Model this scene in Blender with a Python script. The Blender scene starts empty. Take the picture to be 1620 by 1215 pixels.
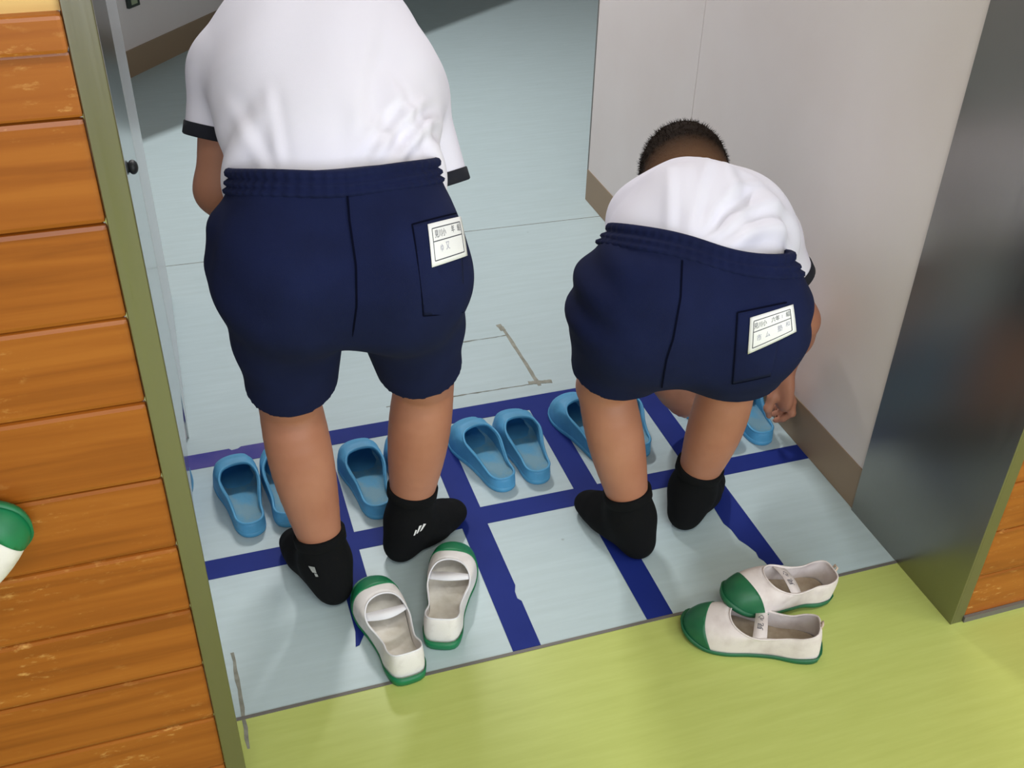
import bpy, bmesh, math, random
import numpy as np
from mathutils import Vector, Matrix

random.seed(7)
RNG = np.random.default_rng(7)
SC = bpy.context.scene
COL = SC.collection
def V(*a): return np.array(a, dtype=np.float64)
def nrm(v): v = np.asarray(v, float); return v / np.linalg.norm(v)

# ------------------------------------------------------------------ camera
cam = bpy.data.cameras.new('camera'); cam_o = bpy.data.objects.new('camera', cam); COL.objects.link(cam_o)
cam.sensor_width = 36.0; cam.lens = 1686.16 / 1620 * 36; cam.clip_start = 0.02
CR, CU, CF = V(.95112728, -.30805931, .02136242), V(.16081767, .55320261, .81737663), V(.26361823, .77399376, -.57570748)
cam_o.matrix_world = Matrix(((CR[0], CU[0], -CF[0], .0473), (CR[1], CU[1], -CF[1], -1.15), (CR[2], CU[2], -CF[2], 1.42), (0, 0, 0, 1)))
SC.camera = cam_o
vs = SC.view_settings
vs.view_transform = 'Standard'; vs.look = 'None'; vs.gamma = 1.0; vs.use_curve_mapping = False
vs.exposure = 0.07
SC.cycles.use_denoising = True
SC.cycles.max_bounces = 8

# ------------------------------------------------------------------ world and lights
w = bpy.data.worlds.new('world'); SC.world = w; w.use_nodes = True
w.node_tree.nodes['Background'].inputs[0].default_value = (.75, .85, 1, 1)
w.node_tree.nodes['Background'].inputs[1].default_value = 0.6
def area(name, loc, rot, sx, sy, power, col):
    l = bpy.data.lights.new(name, 'AREA'); l.shape = 'RECTANGLE'; l.size = sx; l.size_y = sy; l.energy = power; l.color = col
    o = bpy.data.objects.new(name, l); COL.objects.link(o); o.location = loc; o.rotation_euler = rot
    return o
R90 = math.pi / 2
area('daylight_from_corridor_windows', (1.3, -3.34, 1.75), (R90, 0, 0), 4.2, 1.5, 90, (.87, .93, 1.0))
area('corridor_ceiling_light', (.3, -1.35, 2.70), (0, 0, 0), 1.2, .25, 16, (1.0, .97, .92))
area('corridor_ceiling_light.001', (2.9, -1.35, 2.70), (0, 0, 0), 1.2, .25, 16, (1.0, .97, .92))
area('entry_ceiling_light', (.62, 2.25, 2.50), (0, 0, .644), .6, .12, 43, (1.0, .99, .98))

# ------------------------------------------------------------------ materials
def lin(c): return tuple((x / 255 / 12.92) if x / 255 <= .04045 else ((x / 255 + .055) / 1.055) ** 2.4 for x in c) + (1.0,)
MATS = {}
def mat(name, rgb, rough=.6, metal=0., var=None, scale=(1, 1, 1), nscale=20., bump=0., bscale=200., coords='Object', spec=.5, sheen=0., detail=4., var_lo=.35, var_hi=.7, coat=0.):
    """rgb in sRGB 0-255; var = second colour mixed in by stretched noise"""
    if name in MATS: return MATS[name]
    m = bpy.data.materials.new(name); m.use_nodes = True; MATS[name] = m
    nt = m.node_tree; b = nt.nodes['Principled BSDF']
    b.inputs['Roughness'].default_value = rough; b.inputs['Metallic'].default_value = metal
    b.inputs['Specular IOR Level'].default_value = spec
    b.inputs['Base Color'].default_value = lin(rgb)
    if sheen: b.inputs['Sheen Weight'].default_value = sheen
    if coat: b.inputs['Coat Weight'].default_value = coat
    if var or bump:
        tc = nt.nodes.new('ShaderNodeTexCoord'); mp = nt.nodes.new('ShaderNodeMapping'); mp.inputs['Scale'].default_value = scale
        nt.links.new(tc.outputs[coords], mp.inputs[0])
    if var:
        n = nt.nodes.new('ShaderNodeTexNoise'); n.inputs['Scale'].default_value = nscale; n.inputs['Detail'].default_value = detail
        nt.links.new(mp.outputs[0], n.inputs['Vector'])
        r = nt.nodes.new('ShaderNodeValToRGB'); r.color_ramp.elements[0].position = var_lo; r.color_ramp.elements[1].position = var_hi
        r.color_ramp.elements[0].color = lin(rgb); r.color_ramp.elements[1].color = lin(var)
        nt.links.new(n.outputs['Fac'], r.inputs[0]); nt.links.new(r.outputs[0], b.inputs['Base Color'])
    if bump:
        n2 = nt.nodes.new('ShaderNodeTexNoise'); n2.inputs['Scale'].default_value = bscale; n2.inputs['Detail'].default_value = 3
        nt.links.new(mp.outputs[0], n2.inputs['Vector'])
        bp = nt.nodes.new('ShaderNodeBump'); bp.inputs['Strength'].default_value = bump; bp.inputs['Distance'].default_value = .002
        nt.links.new(n2.outputs['Fac'], bp.inputs['Height']); nt.links.new(bp.outputs[0], b.inputs['Normal'])
    return m
def N(m): return m.node_tree.nodes, m.node_tree.links, m.node_tree.nodes['Principled BSDF']

def wood_mat():
    m = bpy.data.materials.new('orange_wood'); m.use_nodes = True; n, l, b = N(m)
    geo = n.new('ShaderNodeNewGeometry'); oi = n.new('ShaderNodeObjectInfo')
    add = n.new('ShaderNodeVectorMath'); add.operation = 'MULTIPLY_ADD'; add.inputs[1].default_value = (1, 1, 1)
    cmb = n.new('ShaderNodeCombineXYZ'); mul = n.new('ShaderNodeMath'); mul.operation = 'MULTIPLY'; mul.inputs[1].default_value = 9.
    l.new(oi.outputs['Random'], mul.inputs[0]); l.new(mul.outputs[0], cmb.inputs[1])
    l.new(geo.outputs['Position'], add.inputs[0]); l.new(cmb.outputs[0], add.inputs[2])
    mp = n.new('ShaderNodeMapping'); mp.inputs['Scale'].default_value = (1.6, 3, 34); l.new(add.outputs[0], mp.inputs[0])
    g = n.new('ShaderNodeTexNoise'); g.inputs['Scale'].default_value = 1.5; g.inputs['Detail'].default_value = 6; g.inputs['Distortion'].default_value = .6
    l.new(mp.outputs[0], g.inputs['Vector'])
    r = n.new('ShaderNodeValToRGB'); e = r.color_ramp.elements
    e[0].position = .32; e[0].color = lin((138, 73, 17)); e[1].position = .68; e[1].color = lin((168, 98, 32))
    x = e.new(.5); x.color = lin((156, 86, 24)); l.new(g.outputs['Fac'], r.inputs[0])
    mp2 = n.new('ShaderNodeMapping'); mp2.inputs['Scale'].default_value = (14, 9, 40); l.new(add.outputs[0], mp2.inputs[0])
    g2 = n.new('ShaderNodeTexNoise'); g2.inputs['Scale'].default_value = 3.2; g2.inputs['Detail'].default_value = 8; g2.inputs['Roughness'].default_value = .7
    l.new(mp2.outputs[0], g2.inputs['Vector'])
    r2 = n.new('ShaderNodeValToRGB'); r2.color_ramp.elements[0].position = .57; r2.color_ramp.elements[1].position = .70
    l.new(g2.outputs['Fac'], r2.inputs[0])
    mx = n.new('ShaderNodeMixRGB'); mx.inputs[2].default_value = lin((204, 150, 84)); l.new(r2.outputs[0], mx.inputs[0]); l.new(r.outputs[0], mx.inputs[1])
    g3 = n.new('ShaderNodeTexNoise'); g3.inputs['Scale'].default_value = 7; g3.inputs['Detail'].default_value = 3; l.new(add.outputs[0], g3.inputs['Vector'])
    r3 = n.new('ShaderNodeValToRGB'); r3.color_ramp.elements[0].position = .48; r3.color_ramp.elements[1].position = .62; l.new(g3.outputs['Fac'], r3.inputs[0])
    mg = n.new('ShaderNodeMath'); mg.operation = 'MULTIPLY'; l.new(r2.outputs[0], mg.inputs[0]); l.new(r3.outputs[0], mg.inputs[1]); l.new(mg.outputs[0], mx.inputs[0])
    l.new(mx.outputs[0], b.inputs['Base Color']); b.inputs['Roughness'].default_value = .38
    return m
M_WOOD = wood_mat()
M_BACK = mat('dark_wood_backing', (70, 38, 14), .8)
M_PALEWOOD = mat('pale_wood', (222, 186, 118), .5, var=(205, 165, 95), scale=(1, 1, 20), nscale=3)
def floor_mat(name, c1, c2, c3, rough):
    m = bpy.data.materials.new(name); m.use_nodes = True; n, l, b = N(m)
    geo = n.new('ShaderNodeNewGeometry')
    mp = n.new('ShaderNodeMapping'); mp.inputs['Scale'].default_value = (3.5, 42, 1); l.new(geo.outputs['Position'], mp.inputs[0])
    g = n.new('ShaderNodeTexNoise'); g.inputs['Scale'].default_value = 1.7; g.inputs['Detail'].default_value = 7; g.inputs['Roughness'].default_value = .62
    l.new(mp.outputs[0], g.inputs['Vector'])
    r = n.new('ShaderNodeValToRGB'); e = r.color_ramp.elements
    e[0].position = .28; e[0].color = lin(c1); e[1].position = .72; e[1].color = lin(c3); x = e.new(.5); x.color = lin(c2)
    l.new(g.outputs['Fac'], r.inputs[0])
    g2 = n.new('ShaderNodeTexNoise'); g2.inputs['Scale'].default_value = 26; g2.inputs['Detail'].default_value = 2; l.new(geo.outputs['Position'], g2.inputs['Vector'])
    r2 = n.new('ShaderNodeValToRGB'); r2.color_ramp.elements[0].position = .77; r2.color_ramp.elements[1].position = .79; l.new(g2.outputs['Fac'], r2.inputs[0])
    mg = n.new('ShaderNodeMath'); mg.operation = 'MULTIPLY'; mg.inputs[1].default_value = .4; l.new(r2.outputs[0], mg.inputs[0])
    mx = n.new('ShaderNodeMixRGB'); mx.inputs[2].default_value = lin((110, 112, 105)); l.new(mg.outputs[0], mx.inputs[0]); l.new(r.outputs[0], mx.inputs[1])
    l.new(mx.outputs[0], b.inputs['Base Color']); b.inputs['Roughness'].default_value = rough; b.inputs['Specular IOR Level'].default_value = .35
    return m
M_FLOOR = floor_mat('pale_vinyl_floor', (177, 194, 197), (181, 198, 202), (186, 203, 207), .38)
M_YELLOW = floor_mat('yellow_green_vinyl_floor', (179, 189, 103), (184, 194, 108), (189, 199, 114), .38)
def brushed(name, rgb, rough):
    m = bpy.data.materials.new(name); m.use_nodes = True; n, l, b = N(m)
    geo = n.new('ShaderNodeNewGeometry'); mp = n.new('ShaderNodeMapping'); mp.inputs['Scale'].default_value = (60, 60, 1.2); l.new(geo.outputs['Position'], mp.inputs[0])
    g = n.new('ShaderNodeTexNoise'); g.inputs['Scale'].default_value = 3; g.inputs['Detail'].default_value = 5; l.new(mp.outputs[0], g.inputs['Vector'])
    mr = n.new('ShaderNodeMapRange'); mr.inputs['To Min'].default_value = rough * .8; mr.inputs['To Max'].default_value = rough * 1.25; l.new(g.outputs['Fac'], mr.inputs[0])
    l.new(mr.outputs[0], b.inputs['Roughness']); b.inputs['Metallic'].default_value = 1; b.inputs['Base Color'].default_value = lin(rgb)
    bp = n.new('ShaderNodeBump'); bp.inputs['Strength'].default_value = .12; bp.inputs['Distance'].default_value = .0005; l.new(g.outputs['Fac'], bp.inputs['Height']); l.new(bp.outputs[0], b.inputs['Normal'])
    return m
M_STEEL = brushed('brushed_stainless_steel', (150, 148, 142), .30)
M_POLISH = brushed('polished_steel', (190, 190, 190), .16)
M_WALL = mat('white_wall_panel', (228, 220, 219), .5, var=(222, 212, 210), nscale=3, coords='Object', bump=.05, bscale=400)
M_BASE = mat('tan_vinyl_baseboard', (150, 128, 104), .5)
M_CEIL = mat('ceiling_board', (225, 225, 222), .8)
M_DOOR = mat('light_grey_door_paint', (196, 198, 202), .22)
M_DARK = mat('dark_recess', (38, 40, 42), .5)
M_TAPE = mat('blue_vinyl_tape', (26, 42, 118), .6, var=(32, 48, 128), nscale=6, spec=.15)
M_TAPEF = mat('faded_violet_tape', (90, 82, 150), .6, var=(56, 58, 140), nscale=9, spec=.15)
M_THRESH = mat('threshold_metal', (118, 114, 110), .6, metal=.3)
M_SEAM = mat('dirty_floor_seam', (128, 130, 120), .7, var=(95, 95, 86), nscale=60)
M_GREYMETAL = mat('grey_edge_trim', (130, 130, 128), .4, metal=.3)

# ------------------------------------------------------------------ object helpers
def link(name, me, material=None, parent=None, smooth=False):
    o = bpy.data.objects.new(name, me); COL.objects.link(o)
    if material is not None and not me.materials: me.materials.append(material)
    if smooth: me.polygons.foreach_set('use_smooth', [True] * len(me.polygons))
    if parent is not None: o.parent = parent
    return o
def tag(o, label, cat, group=None):
    o['label'] = label; o['category'] = cat
    if group: o['group'] = group
    return o
def struct(o, label=None):
    o['kind'] = 'structure'
    if label: o['label'] = label
    return o
def empty(name, loc=(0, 0, 0), rotz=0.):
    o = bpy.data.objects.new(name, None); COL.objects.link(o); o.location = loc; o.rotation_euler = (0, 0, rotz); o.empty_display_size = .05
    return o
def mesh(name, verts, faces):
    me = bpy.data.meshes.new(name)
    me.from_pydata([tuple(map(float, v)) for v in verts], [], [tuple(int(i) for i in f) for f in faces]); me.validate(); me.update()
    return me
def box_mesh(name, lo, hi, bevel=0., seg=1):
    bm = bmesh.new(); bmesh.ops.create_cube(bm, size=1)
    for v in bm.verts: v.co = Vector([lo[i] + (v.co[i] + .5) * (hi[i] - lo[i]) for i in range(3)])
    if bevel: bmesh.ops.bevel(bm, geom=list(bm.edges), offset=bevel, segments=seg, affect='EDGES', profile=.6)
    me = bpy.data.meshes.new(name); bm.to_mesh(me); bm.free(); return me
def box(name, lo, hi, m, parent=None, bevel=0., seg=1): return link(name, box_mesh(name, lo, hi, bevel, seg), m, parent)
def poly_slab(name, pts, z0, z1, m, parent=None):
    n = len(pts); v = [(p[0], p[1], z0) for p in pts] + [(p[0], p[1], z1) for p in pts]
    f = [tuple(range(n - 1, -1, -1)), tuple(range(n, 2 * n))] + [(i, (i + 1) % n, n + (i + 1) % n, n + i) for i in range(n)]
    return link(name, mesh(name, v, f), m, parent)
def tube_mesh(name, pts, r, seg=8, closed=False):
    pts = [np.asarray(p, float) for p in pts]; n = len(pts); vs_, fs = [], []
    rr = r if hasattr(r, '__len__') else [r] * n
    up = None
    for i, p in enumerate(pts):
        t = nrm(pts[(i + 1) % n] - pts[i - 1]) if closed or 0 < i < n - 1 else nrm(pts[1] - pts[0] if i == 0 else pts[-1] - pts[-2])
        if up is None: up = np.cross(t, V(0, 0, 1) if abs(t[2]) < .9 else V(1, 0, 0))
        up = nrm(up - t * (up @ t)); b = np.cross(t, up)
        for k in range(seg):
            a = 2 * math.pi * k / seg; vs_.append(p + rr[i] * (math.cos(a) * up + math.sin(a) * b))
    m = n if closed else n - 1
    for i in range(m):
        for k in range(seg):
            fs.append((i * seg + k, i * seg + (k + 1) % seg, ((i + 1) % n) * seg + (k + 1) % seg, ((i + 1) % n) * seg + k))
    if not closed: fs += [tuple(range(seg - 1, -1, -1)), tuple(range((n - 1) * seg, n * seg))]
    return mesh(name, vs_, fs)

# ------------------------------------------------------------------ setting
JX = 1.2156; FY = -.159
struct(box('floor', (-3.2, 0.003, -.08), (4.6, 7.0, 0), M_FLOOR), 'pale blue green vinyl floor of the room')
struct(box('floor_corridor', (-3.2, -3.45, -.08), (4.6, -.003, 0), M_YELLOW), 'yellow green vinyl floor of the corridor')
struct(box('trim_1', (-.027, -.003, -.02), (JX, .003, .0012), M_THRESH), 'thin metal threshold strip between the two floors')

# left timber wall with planks and the steel post
wl = struct(box('wall_front_left', (-3.2, FY + .016, 0), (-.15, .0, 2.8), M_PALEWOOD), 'orange timber plank wall left of the doorway')
pl_me = None
ZP = [i * .1057 for i in range(11)]
def planks(parent, x0, x1, xl):
    me = box_mesh('plank', (x0, FY, 0.0), (x1, FY + .016, .1046), .0055, 2); me.materials.append(M_WOOD)
    for i in range(10):
        o = bpy.data.objects.new('plank', me); COL.objects.link(o); o.parent = parent; o.location = (0, RNG.uniform(-.0008, .0008), ZP[i] + (.002 if i == 0 else 0))
    box('rail', (x0, FY - .002, 1.0575), (x1, FY + .016, 1.1165), M_WOOD, parent, .003, 2)
    box('cap', (x0, FY - .010, 1.117), (x1, FY + .016, 1.150), M_WOOD, parent, .004, 2)
    box('upper_panel', (x0, FY + .004, 1.150), (x1, FY + .016, 2.8), M_PALEWOOD, parent)
planks(wl, -3.2, -.0275, 0)
box('backing', (-.15, FY + .016, 0), (-.031, -.02, 2.8), M_BACK, wl)
post = struct(box('trim_2', (-.0272, FY - .004, 0), (-.001, FY + .006, 2.2), M_STEEL, None, .001), 'narrow stainless steel post at the left edge of the doorway')
rev = struct(box('trim_3', (-.031, FY + .006, .12), (-.027, .815, 2.2), M_POLISH), 'polished steel lining inside the left doorway edge')
box('foot_plate', (-.031, FY + .006, 0), (-.027, .39, .12), M_POLISH, rev); box('foot_plate', (-.031, .76, 0), (-.027, .815, .12), M_POLISH, rev)
wel = struct(box('wall_entry_left', (-.15, -.019, .12), (-.0312, 1.375, 2.8), M_WALL), 'grey wall beside the doorway')
box('wall_foot', (-.15, -.019, 0), (-.0312, .39, .12), M_WALL, wel); box('wall_foot', (-.15, .76, 0), (-.0312, 1.375, .12), M_WALL, wel); box('recess_back', (-.15, .39, 0), (-.135, .76, .12), M_WALL, wel)
d1 = struct(box('door_1', (-.0311, .816, .004), (-.0268, 1.374, 2.05), M_DOOR, None, .001), 'light grey sliding door leaf inside the doorway')
bmk = bmesh.new(); bmesh.ops.create_uvsphere(bmk, u_segments=20, v_segments=12, radius=1.); mek = bpy.data.meshes.new('lock_knob'); bmk.to_mesh(mek); bmk.free()
fp = link('lock_knob', mek, M_DARK, rev, True); fp.scale = (.008, .012, .011); fp.location = (-.021, .47, .742)
link('lock_stem', tube_mesh('lock_stem', [(-.0275, .47, .742), (-.020, .47, .742)], .005, 12), M_GREYMETAL, rev, True)

# right jamb, wall and timber
jamb = struct(box('trim_4', (JX, FY - .004, 0), (JX + .004, .153, 2.2), M_STEEL), 'wide stainless steel lining on the right side of the doorway')
struct(box('trim_5', (JX + .0041, FY - .004, 0), (1.241, FY + .006, 2.2), M_STEEL, None, .001), 'narrow stainless steel front edge of the right doorway lining')
wr = struct(box('wall_front_right', (1.36, FY + .016, 0), (4.6, .15, 2.8), M_PALEWOOD), 'orange timber plank wall right of the doorway')
planks(wr, 1.2415, 4.6, 0)
box('backing', (1.2197, FY + .016, 0), (1.36, .15, 2.8), M_BACK, wr)
box('skirting', (1.2415, FY - .007, 0), (4.6, FY - .001, .012), M_THRESH, wr)
wr2 = struct(box('wall_right', (1.2235, .153, 0), (1.34, 1.632, 2.5), M_WALL), 'white panelled wall on the right inside the doorway')
box('panel', (1.22, .1535, .1), (1.2236, 1.0235, 2.5), M_WALL, wr2, .0006)
box('panel', (1.22, 1.0250, .1), (1.2236, 1.631, 2.5), M_WALL, wr2, .0006)
box('corner_trim', (1.2185, 1.631, .1), (1.226, 1.636, 2.5), M_GREYMETAL, wr2)
struct(box('baseboard_right', (1.2185, .1532, 0), (1.2234, 1.637, .1005), M_BASE, None, .001), 'tan baseboard along the right wall')

# slanted back wall
BP, BD = V(-.069, 3.113, 0), V(.634, .774, 0); BN = V(BD[1], -BD[0], 0)
def slab_on_back(name, t0, t1, z0, z1, d0, d1, m, parent=None):
    p = [BP + BD * t0 + BN * d0, BP + BD * t1 + BN * d0, BP + BD * t1 + BN * d1, BP + BD * t0 + BN * d1]
    return poly_slab(name, p, z0, z1, m, parent)
struct(slab_on_back('wall_back', -2.6, 4.9, 0, 2.5, -.1, 0, M_WALL), 'slanted white wall at the back left of the room')
struct(slab_on_back('baseboard_back', -2.6, 4.9, 0, .1, 0, .005, M_BASE), 'tan baseboard along the slanted back wall')
pb = slab_on_back('wall_plate', .036, .100, .246, .33, 0, .012, mat('dark_green_frame', (44, 52, 46), .4))
tag(pb, 'small dark framed wall plate above the back baseboard', 'wall plate')
slab_on_back('plate_face', .052, .086, .256, .32, .012, .0135, mat('pale_green_plate', (150, 160, 130), .4), pb)
struct(box('wall_far', (-3.2, 7.0, 0), (4.6, 7.1, 2.5), M_WALL)); struct(box('wall_far_right', (4.6, -3.45, 0), (4.7, 7.1, 2.8), M_WALL)); struct(box('wall_far_left', (-3.3, -3.45, 0), (-3.2, 7.1, 2.8), M_WALL))
struct(box('ceiling', (-3.2, .15, 2.55), (4.6, 7.0, 2.65), M_CEIL)); struct(box('ceiling_corridor', (-3.2, -3.45, 2.8), (4.6, .15, 2.9), M_CEIL))
struct(box('wall_lintel', (-.15, FY + .016, 2.2), (1.36, .15, 2.8), M_PALEWOOD))
# unseen slab added above the view to cast the far floor shadow
blocker = poly_slab('shadow_slab', [(-.03, 2.274), (1.75, 3.607), (2.05, 3.95), (1.72, 5.296), (-.40, 2.708)], .70, .76, M_CEIL); struct(blocker, 'added unseen slab shading the far floor and slanted wall')
# corridor window wall behind the viewer
struct(box('wall_corridor_low', (-3.2, -3.45, 0), (4.6, -3.35, .95), M_WALL)); struct(box('wall_corridor_high', (-3.2, -3.45, 2.5), (4.6, -3.35, 2.8), M_WALL))
struct(box('wall_corridor_end', (-3.2, -3.45, .95), (-2.2, -3.35, 2.5), M_WALL)); struct(box('wall_corridor_end.001', (3.4, -3.45, .95), (4.6, -3.35, 2.5), M_WALL))
wf = struct(box('window_1', (-2.2, -3.44, .95), (3.4, -3.40, .99), M_GREYMETAL))
for i in range(5): box('mullion', (-2.2 + i * 1.4 - .02, -3.44, .99), (-2.2 + i * 1.4 + .02, -3.40, 2.5), M_GREYMETAL, wf)
# lamp housings round the ceiling lights
for nm, x, y, z, sx in (('ceiling_lamp', .3, -1.35, 2.715, 1.2), ('ceiling_lamp', 2.9, -1.35, 2.715, 1.2), ('ceiling_lamp', .62, 2.25, 2.51, .6)):
    o = box(nm, (x - sx / 2 - .03, y - .15, z), (x + sx / 2 + .03, y + .15, z + .04 if y > 0 else 2.8), M_CEIL, None, .005)
    o['kind'] = 'structure'

# floor seams and marker lines
def strip(name, p, q, wd, m, z=.0006, parent=None, jag=0., n=14):
    p, q = V(*p), V(*q); t = nrm(q - p); s = V(-t[1], t[0]); a = []; b = []
    for i in range(n + 1):
        c = p + (q - p) * i / n
        a.append(c + s * (wd / 2 + RNG.uniform(-jag, jag))); b.append(c - s * (wd / 2 + RNG.uniform(-jag, jag)))
    return poly_slab(name, [tuple(x) for x in (b + a[::-1])], 0.0, z, m, parent)
fl = bpy.data.objects['floor']
strip('seam', (-.09, 1.548), (1.22, 1.515), .0022, M_SEAM, .0004, fl)
M_GLUE = mat('grey_tape_residue', (150, 150, 138), .7, var=(118, 118, 108), nscale=50)
strip('tape_residue', (.750, 1.003), (.757, .735), .0085, M_GLUE, .0005, fl, .001)
strip('tape_residue', (.748, .985), (.744, 1.015), .013, M_GLUE, .0007, fl, .001)
strip('tape_residue', (.735, .752), (.790, .7435), .012, M_GLUE, .0008, fl, .001)
strip('dirt_line', (.42, .960), (.755, .962), .003, M_SEAM, .0004, fl, .0012, 30)
strip('dirt_line', (.40, .752), (.752, .746), .003, M_SEAM, .0004, fl, .0012, 30)
strip('residue', (.004, -.06), (.0, .14), .006, M_GLUE, .0004, fl, .0015, 10)

# blue floor tape grid
TZ = .0007
def tape(pts, label, m=None, z=TZ):
    o = poly_slab('floor_tape', pts, .0001, z, m or M_TAPE); tag(o, label, 'tape', 'blue tape grid on the floor'); return o
tape([(.150, .6505), (1.2185, .654), (1.2185, .703), (.150, .7005)], 'long blue floor tape along the slipper toes, farther of two crossways strips')
tape([(-.134, .650), (.06, .6505), (.09, .651), (.1495, .6505), (.1495, .7005), (.075, .7005), (.068, .695), (.055, .693), (.05, .6995), (-.134, .6985)], 'faded violet torn piece at the left end of the farther tape', M_TAPEF)
tape([(-.0268, .3235), (1.2185, .322), (1.2185, .370), (-.0268, .3735)], 'long blue floor tape under the socked heels, nearer of two crossways strips')
def col(x, y0, y1, lab, left=None, right=None, end=None, z=TZ + .0004):
    l_ = left or []; r_ = right or []
    pts = (end or [(x, y0), (x + .05, y0)]) + r_ + [(x + .05, y1), (x, y1)] + l_
    tape(pts, lab, None, z)
col(.203, .09, .651, 'blue tape strip with a torn pointed end beside the left boy\'s left foot', end=[(.207, .125), (.201, .092), (.208, .094), (.222, .118), (.245, .145), (.253, .16)])
col(.455, .004, .651, 'blue tape strip running to the threshold right of the upright white shoes', right=[(.5055, .11), (.500, .118), (.501, .135), (.5065, .15)])
col(.704, .004, .652, 'blue tape strip running to the threshold under the second boy\'s left foot', right=[(.7555, .2)])
col(.955, .06, .653, 'ragged blue tape strip leading to the fallen white shoes', left=[(.953, .24), (.950, .19), (.956, .17), (.957, .14), (.966, .12), (.972, .10), (.970, .085), (.975, .075)], end=[(.978, .055), (1.006, .055)])

# ------------------------------------------------------------------ footwear
FOOT = [(0, 0), (.024, .006), (.032, .035), (.031, .075), (.036, .115), (.044, .155), (.043, .190), (.029, .222), (.003, .235), (-.023, .226), (-.036, .197), (-.039, .155), (-.033, .11), (-.028, .07), (-.031, .035), (-.023, .006)]
def closed_spline(pts, n):
    P = np.array(pts, float); m = len(P); out = []
    for i in range(m):
        a, b, c, d = P[i - 1], P[i], P[(i + 1) % m], P[(i + 2) % m]
        for t in np.linspace(0, 1, 24, endpoint=False):
            out.append(.5 * (2 * b + (c - a) * t + (2 * a - 5 * b + 4 * c - d) * t * t + (3 * b - a - 3 * c + d) * t ** 3))
    O = np.array(out); s = np.r_[0, np.cumsum(np.linalg.norm(np.diff(np.vstack([O, O[:1]]), axis=0), axis=1))]
    u = np.linspace(0, s[-1], n, endpoint=False); O2 = np.vstack([O, O[:1]])
    return np.stack([np.interp(u, s, O2[:, k]) for k in range(O.shape[1])], 1)
NO = 72
def lerp(a, b, t): return a + (b - a) * t
def smooth01(x): x = np.clip(x, 0, 1); return x * x * (3 - 2 * x)
def annulus(out, opn, z0, M=12, bulge=.9, pull=.12):
    """wall from the outline (at z0) to the opening rim (x,y,z)"""
    rows = []
    for j in range(M + 1):
        t = j / M
        A = np.c_[out, z0]; Cc = np.c_[lerp(out, opn[:, :2], pull), lerp(z0, opn[:, 2], bulge)]
        rows.append((1 - t) ** 2 * A + 2 * t * (1 - t) * Cc + t * t * opn)
    return np.array(rows)
def grid_faces(M, n, flip=False):
    f = [(j * n + i, j * n + (i + 1) % n, (j + 1) * n + (i + 1) % n, (j + 1) * n + i) for j in range(M) for i in range(n)]
    return [x[::-1] for x in f] if flip else f
def solid(o, t, offset=-1):
    md = o.modifiers.new('thickness', 'SOLIDIFY'); md.thickness = t; md.offset = offset; return o
def sub(o, n=1):
    md = o.modifiers.new('subdivision', 'SUBSURF'); md.levels = n; md.render_levels = n; return o
def rotm(rz, tilt=0., roll=0.): return Matrix.Rotation(rz, 4, 'Z') @ Matrix.Rotation(tilt, 4, 'X') @ Matrix.Rotation(roll, 4, 'Y')

M_CANVAS = mat('white_canvas', (232, 228, 226), .85, var=(205, 198, 196), nscale=38, bump=.25, bscale=900, var_lo=.5, var_hi=.85)
M_CANVAS2 = mat('worn_white_canvas', (226, 216, 214), .85, var=(196, 182, 180), nscale=30, bump=.25, bscale=900, var_lo=.45, var_hi=.85)
M_GREEN = mat('green_rubber', (16, 122, 76), .45, var=(20, 110, 70), nscale=30)
M_GREEN2 = mat('dark_green_rubber', (28, 104, 66), .5, var=(24, 92, 62), nscale=30)
M_INSOLE = mat('beige_insole', (240, 236, 228), .9, var=(220, 214, 202), nscale=45)
M_INSOLE2 = mat('worn_brown_insole', (176, 160, 142), .9, var=(150, 132, 114), nscale=45)
M_LINING = mat('grey_lining', (186, 188, 200), .9)
M_ELASTIC = mat('white_elastic', (236, 236, 240), .8, bump=.2, bscale=1200)
M_INK = mat('dark_ink', (58, 58, 78), .8)
M_TAB = mat('beige_tab', (200, 178, 160), .85)

def text_mesh(name, body, h=1.0):
    c = bpy.data.curves.new('lettering', 'FONT'); c.body = body; c.size = 1; c.align_x = 'CENTER'; c.align_y = 'CENTER'; c.resolution_u = 2
    o = bpy.data.objects.new('lettering', c); COL.objects.link(o)
    me = o.to_mesh(); v = np.array([x.co[:] for x in me.vertices]); f = [tuple(p.vertices) for p in me.polygons]; o.to_mesh_clear()
    bpy.data.objects.remove(o); bpy.data.curves.remove(c)
    return v[:, :2] * h, f

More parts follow.
